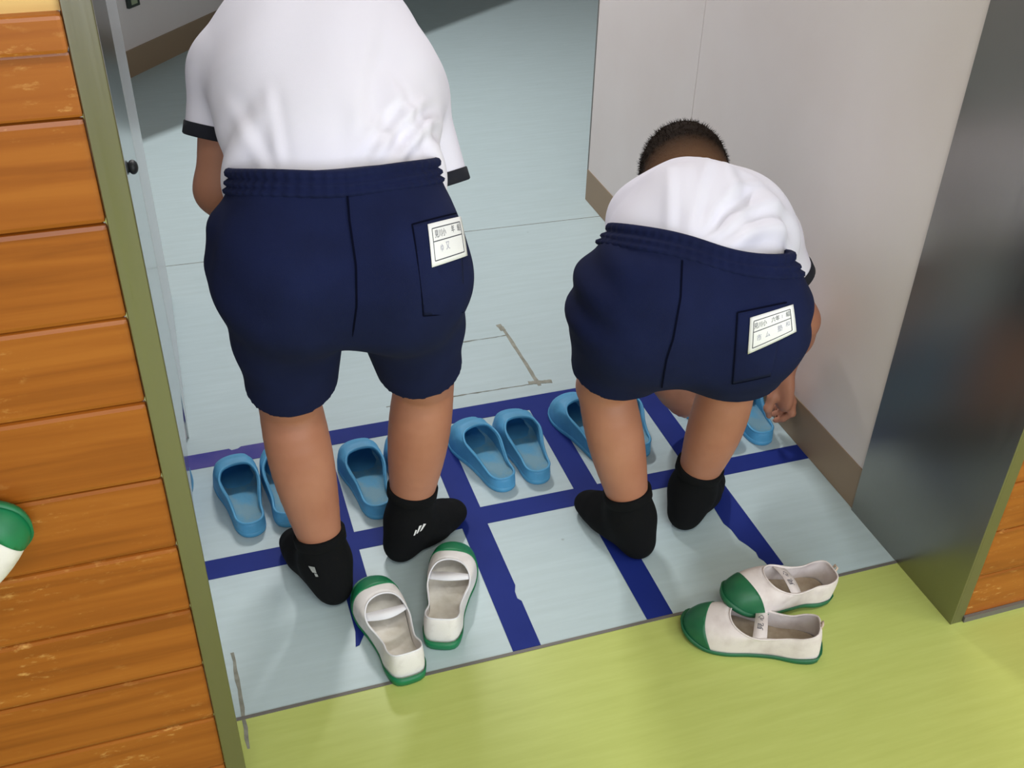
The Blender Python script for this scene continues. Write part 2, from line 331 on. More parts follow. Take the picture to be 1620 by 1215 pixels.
def indoor_shoe(heel, toe_dir, side, label, worn=False, cap=None, tilt=0., roll=0., z=0., L=.225, strap_y=.118, strap_w=.016, ink=None, sag=0., mark=False):
    """side: +1 right shoe, -1 left shoe; heel = point on the floor under the back of the heel"""
    k = L / .235
    out = closed_spline(FOOT, NO) * [side * k * 1.06, k]
    if side < 0: out = out[::-1]
    y = out[:, 1] / L
    m_up, m_gr, m_in = (M_CANVAS2, M_GREEN2, M_INSOLE2) if worn else (M_CANVAS, M_GREEN, M_INSOLE)
    root = empty('indoor_shoe'); tag(root, label, 'shoe', 'white indoor shoes with green toe caps')
    root.matrix_world = Matrix.Translation((heel[0], heel[1], z)) @ rotm(math.atan2(toe_dir[1], toe_dir[0]) - R90, tilt, roll)
    # sole
    zt = .011 + .006 * smooth01((y - .75) / .25) + (.006 if worn else .014) * smooth01((.28 - y) / .22)
    spring = .008 * smooth01((y - .78) / .22) ** 1.3
    oc = lambda q: (out - [0, L / 2]) * q + [0, L / 2]
    rows = np.array([np.c_[oc(.97), spring], np.c_[oc(1.0), spring + .003], np.c_[oc(1.022), zt + spring], np.c_[oc(.955), np.full(NO, .009) + spring]])
    f = grid_faces(3, NO); nb = len(rows.reshape(-1, 3))
    vv = list(rows.reshape(-1, 3)) + [V(0, L / 2, 0.002)] + [V(0, L / 2, .009)]
    f += [((i + 1) % NO, i, nb) for i in range(NO)] + [(3 * NO + i, 3 * NO + (i + 1) % NO, nb + 1) for i in range(NO)]
    link('sole', mesh('sole', vv, f), m_gr, root, True)
    # upper
    y0, y1 = .010 * k, .158 * k
    yo = lerp(y0, y1, y); xo = out[:, 0] * (.86 - .06 * y)
    zo = .056 - .012 * np.sin(np.pi * np.clip(y, 0, 1)) ** 1.0 + .010 * (1 - y) ** 3 + .002 * y
    rim = np.c_[xo, yo, zo * k]
    base = oc(.985)
    U = annulus(base, rim, np.full(NO, .008) + spring, 12, .95, .10)
    up = link('upper', mesh('upper', U.reshape(-1, 3), grid_faces(12, NO)), m_up, root, True); solid(up, .0022)
    link('piping', tube_mesh('piping', rim, .0016, 6, True), M_ELASTIC if not worn else m_up, up, True)
    # toe cap: the front of the same surface, standing a little proud, cut along a straight seam
    ctr = V(0, .6 * L, .02)
    bm = bmesh.new(); tme = mesh('toe_cap', [p + .0016 * nrm(p - ctr) for p in U.reshape(-1, 3)], grid_faces(12, NO)); bm.from_mesh(tme)
    cn = nrm((0, 1, -.12)) if not worn else nrm((side * -.15, .9, -.45))
    bmesh.ops.bisect_plane(bm, geom=list(bm.verts) + list(bm.edges) + list(bm.faces), plane_co=(0, (cap or (.765 if not worn else .80)) * L, .04), plane_no=cn, clear_inner=True)
    bm.to_mesh(tme); bm.free()
    tc = link('toe_cap', tme, m_gr, root, True); solid(tc, .0014)
    # insole
    I = out * [.90, .94] + [0, .03 * L]
    iv = [V(0, L / 2, .0135)] + [V(p[0], p[1], .0150 + .010 * float(smooth01((p[1] / L - .8) / .2))) for p in I]
    ins = link('insole', mesh('insole', iv, [(0, 1 + i, 1 + (i + 1) % NO) for i in range(NO)]), m_in, root); solid(ins, .002)
    if mark:
        tvx, tf = text_mesh('m', '2', .014); tvx = tvx @ np.array([[0, -1], [1, 0]]) * [1, 1]
        link('size_mark', mesh('size_mark', [(p[0] - .002, p[1] + .035, .0141) for p in tvx], tf), M_INK, ins)
    # elastic strap
    def rim_at(yy, sgn):
        c = [i for i in range(NO) if rim[i, 0] * sgn > 0]; i = min(c, key=lambda q: abs(rim[q, 1] - yy)); return rim[i]
    sv = []; nS = 14
    for t in np.linspace(0, 1, nS):
        for e in (-1, 1):
            a, b = rim_at(strap_y * k + e * strap_w / 2, -1), rim_at(strap_y * k + e * strap_w / 2, 1)
            p = lerp(a, b, t); p = p + V(0, sag * math.sin(math.pi * t) * (1 if e < 0 else .4), .006 * math.sin(math.pi * t) - .002); sv.append(p)
    sf = [(2 * i, 2 * i + 2, 2 * i + 3, 2 * i + 1) for i in range(nS - 1)]
    st = link('strap', mesh('strap', sv, [x[::-1] for x in sf]), M_ELASTIC if not worn else m_up, root, True); solid(st, .0014, 0)
    if ink:
        tvx, tf = text_mesh('ink', ink, .011); pts = []
        for p in tvx:
            s = np.clip(.5 + p[0] / .048, 0, 1) * (nS - 1); i0 = min(int(s), nS - 2); fr = s - i0; q = np.clip(.5 + p[1] / strap_w, 0, 1)
            A = lerp(V(*sv[2 * i0]), V(*sv[2 * i0 + 2]), fr); B = lerp(V(*sv[2 * i0 + 1]), V(*sv[2 * i0 + 3]), fr)
            pts.append(lerp(A, B, q) + V(0, 0, .0012))
        link('handwriting', mesh('handwriting', pts, tf), M_INK, st)
    if worn:
        hb_ = rim[np.argmin(rim[:, 1])]
        link('heel_tab', tube_mesh('heel_tab', [hb_ + V(-.004, -.001, -.004), hb_ + V(-.0035, -.003, .006), hb_ + V(.0035, -.003, .006), hb_ + V(.004, -.001, -.004)], .0022, 6), M_TAB, root, True)
    return root

indoor_shoe((.274, -.014), (-.095, .99), -1, 'white indoor shoe with green toe cap, heel resting across the metal threshold', sag=-.014, mark=True, strap_y=.124, strap_w=.012, L=.238)
indoor_shoe((.337, .041), (.36, .93), 1, 'white indoor shoe with green toe cap upright beside the right foot of the taller boy', sag=-.010, mark=True, strap_y=.126, strap_w=.012, L=.240)
indoor_shoe((.957, -.152), (-.86, .51), -1, 'worn white indoor shoe nearest the viewer on the yellow green floor', True, ink='見 心', strap_y=.105, strap_w=.022, L=.238)
indoor_shoe((1.038, -.034), (-1, -.03), 1, 'worn white indoor shoe lying behind another, its toe touching that shoe', True, ink='見 心', strap_y=.105, strap_w=.022, z=.004, roll=-.06, tilt=.20)

hs_ = indoor_shoe((0, 0), (0, 1), 1, 'white indoor shoe with green toe hanging on the plank wall at the left picture edge', L=.225, cap=.88)
dy_, dz_ = nrm((.8, 0, .6)), V(0, -1, 0); dx_ = np.cross(dy_, dz_); tip_ = V(-.177, -.1605, .641) - dy_ * .225
hs_.matrix_world = Matrix(((dx_[0], dy_[0], dz_[0], tip_[0]), (dx_[1], dy_[1], dz_[1], tip_[1]), (dx_[2], dy_[2], dz_[2], tip_[2]), (0, 0, 0, 1)))
pg_ = tip_ + dy_ * .148 + V(0, 0, -.006)
link('peg', tube_mesh('peg', [(pg_[0], -.157, pg_[2]), (pg_[0], -.205, pg_[2] + .006), (pg_[0], -.235, pg_[2] + .02)], .004, 10), M_GREYMETAL, wl, True)

# slippers
M_EVA = mat('blue_slipper_foam', (86, 164, 210), .55, var=(74, 146, 188), nscale=22, bump=.12, bscale=160)
M_BED = mat('worn_slipper_footbed', (82, 150, 186), .7, var=(112, 152, 170), nscale=26, var_lo=.4, var_hi=.62, bump=.2, bscale=300)
SL = [(x * .97, y * .925) for x, y in [(0, 0), (.013, .003), (.024, .013), (.0315, .035), (.034, .075), (.038, .115), (.047, .160), (.048, .195), (.036, .228), (.004, .243), (-.028, .236), (-.043, .205), (-.045, .165), (-.037, .115), (-.031, .075), (-.0295, .035), (-.023, .013), (-.012, .003)]]
def slipper_proto(side):
    L = .225; out = closed_spline(SL, NO) * [side, 1.]
    if side < 0: out = out[::-1]
    y = out[:, 1] / L
    root = empty('bathroom_slipper')
    y0, y1 = .006, .152
    rim = np.c_[out[:, 0] * (.86 - .06 * y), lerp(y0, y1, y), .032 + .028 * smooth01((y - .15) / .75) + .006 * smooth01((y - .8) / .2)]
    spring = .006 * smooth01((y - .8) / .2)
    U = annulus(out * .985, rim, np.full(NO, .004) + spring, 14, .93, .05)
    # raised folds over the instep
    for j in range(15):
        for i in range(NO):
            p = U[j, i]
            if p[1] > .14: p[2] += .0020 * math.sin((p[1] - .14) * 230 + 18 * abs(p[0])) * smooth01((p[1] - .14) / .03) * smooth01((.21 - p[1]) / .03)
    vv = list(U.reshape(-1, 3)); f = grid_faces(14, NO)
    o = link('upper', mesh('upper', vv, f), M_EVA, root, True); solid(o, .0042)
    rim2 = rim.copy(); link('rim', tube_mesh('rim', rim2, .0027, 6, True), M_EVA, o, True)
    # sole with raised heel
    sv = [np.c_[out * .955 + [0, .004], np.zeros(NO) + spring], np.c_[out * .995, .002 + spring], np.c_[out * .99, np.full(NO, .012) + spring]]
    rows = np.array(sv); nb = rows.reshape(-1, 3).shape[0]
    vv = list(rows.reshape(-1, 3)) + [V(0, L / 2, .001), V(0, L / 2, .014)]
    f = grid_faces(2, NO) + [((i + 1) % NO, i, nb) for i in range(NO)] + [(2 * NO + i, 2 * NO + (i + 1) % NO, nb + 1) for i in range(NO)]
    link('sole', mesh('sole', vv, f), M_EVA, root, True)
    # footbed: dished
    ring = []
    for s, dz in ((.93, .000), (.84, -.001), (.80, -.0035), (.5, -.005), (.05, -.005)):
        c = V(0, .110); ring.append(np.c_[(out - c) * [s, s] + c, np.clip(.030 - .014 * smooth01((((out - c) * s + c)[:, 1] - .07) / .1), .014, 1) + dz])
    ring = np.array(ring); f = grid_faces(4, NO) + [tuple(range(4 * NO, 5 * NO))]
    fb = link('footbed', mesh('footbed', list(ring.reshape(-1, 3)), f), M_BED, root, True)
    return root
def copy_tree(o, parent=None):
    c = o.copy(); COL.objects.link(c); c.parent = parent
    for ch in list(o.children): copy_tree(ch, c)
    return c
SLIP = {1: slipper_proto(1), -1: slipper_proto(-1)}; used = {1: False, -1: False}
def slipper(x, y, a, side, label, z=0):
    o = SLIP[side] if not used[side] else copy_tree(SLIP[side]); used[side] = True
    o.location = (x, y, z); o.rotation_euler = (0, 0, math.radians(a)); tag(o, label, 'slipper', 'blue slippers in the tape squares')
slipper(.070, .412, 5, -1, 'fully visible blue slipper beside the steel post, left of the taller boy')
slipper(-.076, .445, 0, 1, 'blue slipper tucked under the left wall lining, almost hidden by the steel post')
slipper(.137, .420, -3, 1, 'blue slipper partly hidden behind the left calf of the taller boy')
slipper(.312, .392, 3, -1, 'blue slipper partly hidden behind the right calf of the taller boy')
slipper(.388, .392, -3, 1, 'blue slipper hidden behind the right leg of the taller boy')
slipper(.574, .400, 11, -1, 'blue slipper left of the fully visible middle pair')
slipper(.645, .402, 2, 1, 'blue slipper right of the fully visible middle pair')
slipper(.806, .425, 9, -1, 'blue slipper left of the bending boy\'s left leg, toe showing')
slipper(.876, .420, -2, 1, 'blue slipper between the legs of the bending boy, heel showing')
slipper(1.078, .396, 3, -1, 'blue slipper mostly hidden behind the right leg of the bending boy')
slipper(1.150, .386, -1, 1, 'blue slipper by the baseboard, held by the bending boy')

# ------------------------------------------------------------------ signed distance modelling for bodies and cloth
class Field:
    def __init__(self): self.p = []
    def cap(self, a, b, ra, rb, k=.02, flat=None): self.p.append(('c', V(*a), V(*b), ra, rb, k, flat)); return self
    def ell(self, c, r, axes, k=.02): self.p.append(('e', V(*c), V(*r), np.array([nrm(x) for x in axes]), 0, k, None)); return self
    def cut(self, pt, n): self.p.append(('x', V(*pt), nrm(n), 0, 0, 0, None)); return self
    @staticmethod
    def prim(q, P):
        t, a, b, c, d, k, fl_ = q
        if t == 'c':
            ba = b - a; w = P - a; h = np.clip((w @ ba) / max(ba @ ba, 1e-12), 0, 1); w = w - h[..., None] * ba
            if fl_ is not None:
                n, qq = fl_; wn = w @ n; return np.sqrt(np.maximum((w * w).sum(-1) - wn * wn + (wn / qq) ** 2, 0)) - (c + h * (d - c))
            return np.sqrt((w * w).sum(-1)) - (c + h * (d - c))
        if t == 'e':
            w = (P - a) @ c.T; g = np.sqrt(((w / b) ** 2).sum(-1)); g2 = np.sqrt(((w / b ** 2) ** 2).sum(-1)); return g * (g - 1) / np.maximum(g2, 1e-6)
        return (P - a) @ b
    @staticmethod
    def smin(a, b, k):
        if k <= 0: return np.minimum(a, b)
        h = np.maximum(k - np.abs(a - b), 0) / k; return np.minimum(a, b) - h * h * k * .25
    def ev(self, P):
        P = np.asarray(P, float); d = np.full(P.shape[:-1], 9.)
        for q in self.p:
            v = self.prim(q, P); d = np.maximum(d, v) if q[0] == 'x' else self.smin(d, v, q[5])
        return d
    def bounds(self, q, m):
        if q[0] == 'c': r = max(q[3], q[4]); return np.minimum(q[1], q[2]) - r - m, np.maximum(q[1], q[2]) + r + m
        r = q[2].max(); return q[1] - r - m, q[1] + r + m
    def grid(self, h):
        B = [self.bounds(q, .03) for q in self.p if q[0] != 'x']; lo = np.min([b[0] for b in B], 0); hi = np.max([b[1] for b in B], 0)
        n = np.ceil((hi - lo) / h).astype(int) + 1; ax = [lo[i] + h * np.arange(n[i]) for i in range(3)]
        d = np.full(n, .05, np.float32)
        for q in self.p:
            if q[0] == 'x':
                s = [slice(0, n[i]) for i in range(3)]
            else:
                b0, b1 = self.bounds(q, max(q[5], .008) + 2 * h); i0 = np.clip(((b0 - lo) / h).astype(int), 0, n - 1); i1 = np.clip(np.ceil((b1 - lo) / h).astype(int) + 1, 1, n); s = [slice(i0[i], i1[i]) for i in range(3)]
            X, Y, Z = np.meshgrid(*[ax[i][s[i]] for i in range(3)], indexing='ij'); P = np.stack([X, Y, Z], -1)
            v = self.prim(q, P).astype(np.float32); s = tuple(s)
            d[s] = np.maximum(d[s], v) if q[0] == 'x' else self.smin(d[s], v, q[5])
        return d, lo
    def mesh(self, h, smooth=3):
        d, lo = self.grid(h); return surface_nets(d, lo, h, smooth)
    def march(self, o, dirs, far=.6, n=60):
        """distance along rays from inside to the surface (last crossing found by sampling inward from far)"""
        o = np.asarray(o, float); t = np.linspace(0, far, n); dv = self.ev(o[:, None, :] + dirs[:, None, :] * t[None, :, None]); out = np.zeros(len(o))
        for i in range(len(o)):
            ins = np.where(dv[i] < 0)[0]
            if len(ins) == 0: out[i] = np.nan; continue
            j = ins[-1]
            if j == n - 1: out[i] = far; continue
            out[i] = t[j] + (t[j + 1] - t[j]) * (-dv[i, j]) / (dv[i, j + 1] - dv[i, j])
        return out
    def hit(self, o, dirs, far=3., n=400):
        """first surface point along rays from outside"""
        o = np.asarray(o, float); dirs = np.asarray(dirs, float); t = np.zeros(len(o))
        for _ in range(n): 
            v = self.ev(o + dirs * t[:, None]); t = t + np.clip(v, -.02, .05) * .6
        return o + dirs * t[:, None]
    def grad(self, P):
        e = 1.5e-3; g = np.stack([self.ev(P + V(*(e if j == i else 0 for j in range(3)))) - self.ev(P - V(*(e if j == i else 0 for j in range(3)))) for i in range(3)], -1)
        return g / np.maximum(np.linalg.norm(g, axis=-1, keepdims=True), 1e-9)

def surface_nets(d, lo, h, smooth):
    n = np.array(d.shape); ins = d < 0
    c = np.zeros(n - 1, np.int8)
    for i in (0, 1):
        for j in (0, 1):
            for k in (0, 1): c += ins[i:n[0] - 1 + i, j:n[1] - 1 + j, k:n[2] - 1 + k]
    cells = np.argwhere((c > 0) & (c < 8)); idx = -np.ones(n - 1, np.int64); idx[tuple(cells.T)] = np.arange(len(cells))
    acc = np.zeros((len(cells), 3)); cnt = np.zeros(len(cells))
    for ax in range(3):
        o1, o2 = [a for a in range(3) if a != ax]
        for u in (0, 1):
            for v in (0, 1):
                a = cells.copy(); a[:, o1] += u; a[:, o2] += v; b = a.copy(); b[:, ax] += 1
                da, db = d[tuple(a.T)], d[tuple(b.T)]; m = (da < 0) != (db < 0)
                t = np.where(m, da / np.where(m, da - db, 1), 0); p = a[m].astype(float); p[:, ax] += t[m]
                acc[m] += p; cnt[m] += 1
    vts = lo + h * (acc / np.maximum(cnt, 1)[:, None]); quads = []
    for ax in range(3):
        o1, o2 = (ax + 1) % 3, (ax + 2) % 3
        sl = [slice(None)] * 3; sl[ax] = slice(0, -1); s2 = [slice(None)] * 3; s2[ax] = slice(1, None)
        A, B = ins[tuple(sl)], ins[tuple(s2)]
        e = np.argwhere(A != B); e = e[(e[:, o1] > 0) & (e[:, o2] > 0) & (e[:, o1] < n[o1] - 1) & (e[:, o2] < n[o2] - 1)]
        fl_ = A[tuple(e.T)]
        q = []
        for du, dv in ((1, 1), (0, 1), (0, 0), (1, 0)):
            x = e.copy(); x[:, o1] -= du; x[:, o2] -= dv; q.append(idx[tuple(x.T)])
        q = np.stack(q, 1); q[~fl_] = q[~fl_][:, ::-1]; quads.append(q)
    F = np.vstack(quads)
    ed = np.vstack([F[:, [0, 1]], F[:, [1, 2]], F[:, [2, 3]], F[:, [3, 0]]]); ed = np.vstack([ed, ed[:, ::-1]])
    deg = np.bincount(ed[:, 0], minlength=len(vts)).astype(float)
    for it in range(smooth):
        for lam in (.5, -.52):
            s = np.stack([np.bincount(ed[:, 0], weights=vts[ed[:, 1], k], minlength=len(vts)) for k in range(3)], 1) / np.maximum(deg, 1)[:, None]
            vts = vts + lam * (s - vts)
    return vts, F
def np_mesh(name, v, f):
    me = bpy.data.meshes.new(name); nv, nf = len(v), len(f)
    me.vertices.add(nv); me.vertices.foreach_set('co', np.asarray(v, np.float32).ravel())
    me.loops.add(nf * 4); me.loops.foreach_set('vertex_index', np.asarray(f, np.int32).ravel())
    me.polygons.add(nf); me.polygons.foreach_set('loop_start', np.arange(0, nf * 4, 4, dtype=np.int32)); me.polygons.foreach_set('loop_total', np.full(nf, 4, np.int32))
    me.update(); me.validate(); return me
def vnormals(v, f):
    n = np.cross(v[f[:, 2]] - v[f[:, 0]], v[f[:, 3]] - v[f[:, 1]]); o = np.zeros_like(v)
    for k in range(4):
        for c in range(3): o[:, c] += np.bincount(f[:, k], weights=n[:, c], minlength=len(v))
    return o / np.maximum(np.linalg.norm(o, axis=1, keepdims=True), 1e-12)
def sm(x, a, b): return smooth01((x - a) / (b - a))

M_SKIN = mat('tan_skin', (182, 126, 100), .55, var=(168, 110, 84), nscale=9, bump=.06, bscale=500)
M_SHIRT = mat('white_knit_shirt', (234, 231, 244), .95, bump=.10, bscale=900)
M_NAVY = mat('navy_jersey', (21, 29, 66), .95, var=(18, 25, 58), nscale=14, bump=.15, bscale=900, spec=.2)
M_NAVYD = mat('dark_navy_trim', (20, 22, 34), .9)
M_SOCK = mat('black_sock', (12, 13, 15), .95, bump=.2, bscale=900, spec=.2)
M_LOGO = mat('white_sock_print', (225, 225, 225), .7)
M_LOGO2 = mat('grey_sock_print', (150, 152, 150), .7)
M_TAG = mat('white_name_tag', (238, 238, 240), .85)
M_PRINT = mat('tag_print', (70, 72, 80), .85)
M_PEN = mat('faint_pen', (168, 168, 186), .85)
M_EYE = mat('eye_white', (235, 232, 228), .3); M_IRIS = mat('dark_iris', (40, 26, 18), .3)
M_STITCH = mat('navy_stitch', (9, 12, 30), 1., spec=.05)
def hair_mat():
    m = bpy.data.materials.new('short_dark_brown_hair'); m.use_nodes = True; n, l, b = N(m)
    at = n.new('ShaderNodeAttribute'); at.attribute_name = 'length'
    r = n.new('ShaderNodeValToRGB'); r.color_ramp.elements[0].position = .12; r.color_ramp.elements[1].position = .58
    r.color_ramp.elements[0].color = lin((104, 76, 56)); r.color_ramp.elements[1].color = lin((30, 20, 13)); l.new(at.outputs['Fac'], r.inputs[0])
    g = n.new('ShaderNodeTexNoise'); g.inputs['Scale'].default_value = 260; tc = n.new('ShaderNodeTexCoord'); l.new(tc.outputs['Object'], g.inputs['Vector'])
    bp = n.new('ShaderNodeBump'); bp.inputs['Strength'].default_value = .6; bp.inputs['Distance'].default_value = .002; l.new(g.outputs['Fac'], bp.inputs['Height']); l.new(bp.outputs[0], b.inputs['Normal'])
    l.new(r.outputs[0], b.inputs['Base Color']); b.inputs['Roughness'].default_value = .8; b.inputs['Specular IOR Level'].default_value = .12
    return m
M_HAIR = hair_mat()

def hand(F, w, d, pn, th, s=1., curl=(.5, .6, .5), fingers=None, thumb=None):
    """wrist w, finger direction d, palm normal pn (side the fingers curl to), thumb side th"""
    d = nrm(d); pn = nrm(pn - d * (pn @ d)); th = nrm(th - d * (th @ d) - pn * (th @ pn))
    F.cap(w - .01 * d, w + .035 * s * d, .024 * s, .033 * s, .02, (pn, .62)); F.cap(w + .03 * s * d, w + .066 * s * d, .034 * s, .034 * s, .012, (pn, .45))
    for j, (o, ln) in enumerate(((.025, .058), (.009, .065), (-.008, .060), (-.024, .048))):
        if fingers and j in fingers: pts = fingers[j]
        else:
            p = w + s * (.070 * d + o * th); pts = [w + s * (.05 * d + o * .95 * th), p]; a = 0.
            for q, fr in enumerate((.42, .33, .25)):
                a += curl[q]; p = p + s * ln * fr * (math.cos(a) * d + math.sin(a) * pn); pts.append(p)
        for q in range(len(pts) - 1): F.cap(pts[q], pts[q + 1], (.0088 - .0007 * q) * s, (.0086 - .0008 * q) * s, .005)
    if thumb is None:
        p0 = w + s * (.018 * d + .026 * th); p1 = w + s * (.045 * d + .040 * th + .012 * pn); p2 = p1 + s * .026 * nrm(.8 * d + .25 * th + .35 * pn); thumb = [p0, p1, p2]
    for q in range(len(thumb) - 1): F.cap(thumb[q], thumb[q + 1], (.0125 - .002 * q) * s, (.0108 - .0022 * q) * s, .008)

def head(F, c, face, up, s=1.):
    """skull centre c, facing direction, crown direction"""
    face = nrm(face); up = nrm(up - face * (up @ face)); rt = np.cross(face, up); ax = (rt, face, up)
    F.ell(c + up * .02 * s, V(.072, .088, .082) * s, ax, .02); F.ell(c + face * .02 * s - up * .035 * s, V(.058, .062, .07) * s, ax, .04)
    F.cap(c + face * .078 * s - up * .002 * s, c + face * .094 * s - up * .03 * s, .007 * s, .011 * s, .012)
    for e in (-1, 1):
        F.cap(c + rt * e * .072 * s - up * .005 * s - face * .008 * s, c + rt * e * .079 * s - up * .035 * s, .013 * s, .008 * s, .008, (nrm(rt * e + face * .3), .5))
        F.ell(c + rt * e * .03 * s + face * .068 * s + up * .012 * s, V(.022, .012, .008) * s, ax, .012)
        F.cap(c + face * .077 * s - up * .056 * s, c + rt * e * .016 * s + face * .072 * s - up * .055 * s, .0055 * s, .0035 * s, .006)
    return rt, face, up

def ribbon(name, pts, nrms, wd, m, parent, lift=.0012):
    """flat strip along surface points"""
    v = []; f = []
    for i, p in enumerate(pts):
        t = nrm(pts[min(i + 1, len(pts) - 1)] - pts[max(i - 1, 0)]); s = nrm(np.cross(t, nrms[i])); v += [p + nrms[i] * lift - s * wd / 2, p + nrms[i] * (lift + .0004), p + nrms[i] * lift + s * wd / 2]
    for i in range(len(pts) - 1): f += [(3 * i, 3 * i + 3, 3 * i + 4, 3 * i + 1), (3 * i + 1, 3 * i + 4, 3 * i + 5, 3 * i + 2)]
    return link(name, mesh(name, v, f), m, parent, True)
def patch(name, F, corners, view, m, parent, lift, nu=14, nv=10, thick=.001, wob=0.):
    """sheet laid on the surface of F; corners: TL,TR,BR,BL in space, dropped on to the surface along view"""
    tl, tr, br, bl = [V(*c) for c in corners]; P = []
    for j in range(nv + 1):
        for i in range(nu + 1):
            u, q = i / nu, j / nv; P.append(lerp(lerp(tl, tr, u), lerp(bl, br, u), q))
    P = np.array(P); D = np.repeat(nrm(view)[None], len(P), 0); H = F.hit(P - D * .25, D); G = F.grad(H); H = H + G * lift
    f = [(j * (nu + 1) + i, (j + 1) * (nu + 1) + i, (j + 1) * (nu + 1) + i + 1, j * (nu + 1) + i + 1) for j in range(nv) for i in range(nu)]
    o = link(name, mesh(name, H, f), m, parent, True); solid(o, thick, 0)
    return o, H.reshape(nv + 1, nu + 1, 3), G.reshape(nv + 1, nu + 1, 3)
def on_patch(H, G, u, q, lift):
    nv, nu = H.shape[0] - 1, H.shape[1] - 1; a, b = np.clip(u, 0, .9999) * nu, np.clip(q, 0, .9999) * nv; i, j = int(a), int(b); s, t = a - i, b - j
    return lerp(lerp(H[j, i], H[j, i + 1], s), lerp(H[j + 1, i], H[j + 1, i + 1], s), t) + lift * lerp(G[j, i], G[j + 1, i + 1], .5)
def name_tag(F, corners, view, parent, top, low):
    o, H, G = patch('name_tag', F, corners, view, M_TAG, parent, .0042, thick=.0012)
    def line(u0, q0, u1, q1):
        v = []; f = []; n = 12; du, dq = (0, .012) if abs(u1 - u0) > abs(q1 - q0) else (.008, 0)
        for i in range(n + 1):
            t = i / n; u, q = lerp(u0, u1, t), lerp(q0, q1, t); v += [on_patch(H, G, u - du, q - dq, .0009), on_patch(H, G, u + du, q + dq, .0009)]
            if i: f.append((2 * i - 2, 2 * i - 1, 2 * i + 1, 2 * i))
        link('printed_line', mesh('printed_line', v, f), M_PRINT, o)
    line(.09, .13, .91, .13); line(.09, .44, .91, .44); line(.09, .88, .91, .88); line(.09, .13, .09, .88); line(.91, .13, .91, .88)
    for body, u, q, hh, m in top + low:
        v, f = text_mesh('t', body, 1.0); link('lettering', mesh('lettering', [on_patch(H, G, u + p[0] * hh * .52, q - p[1] * hh, .0010) for p in v], f), m, o)
    return o

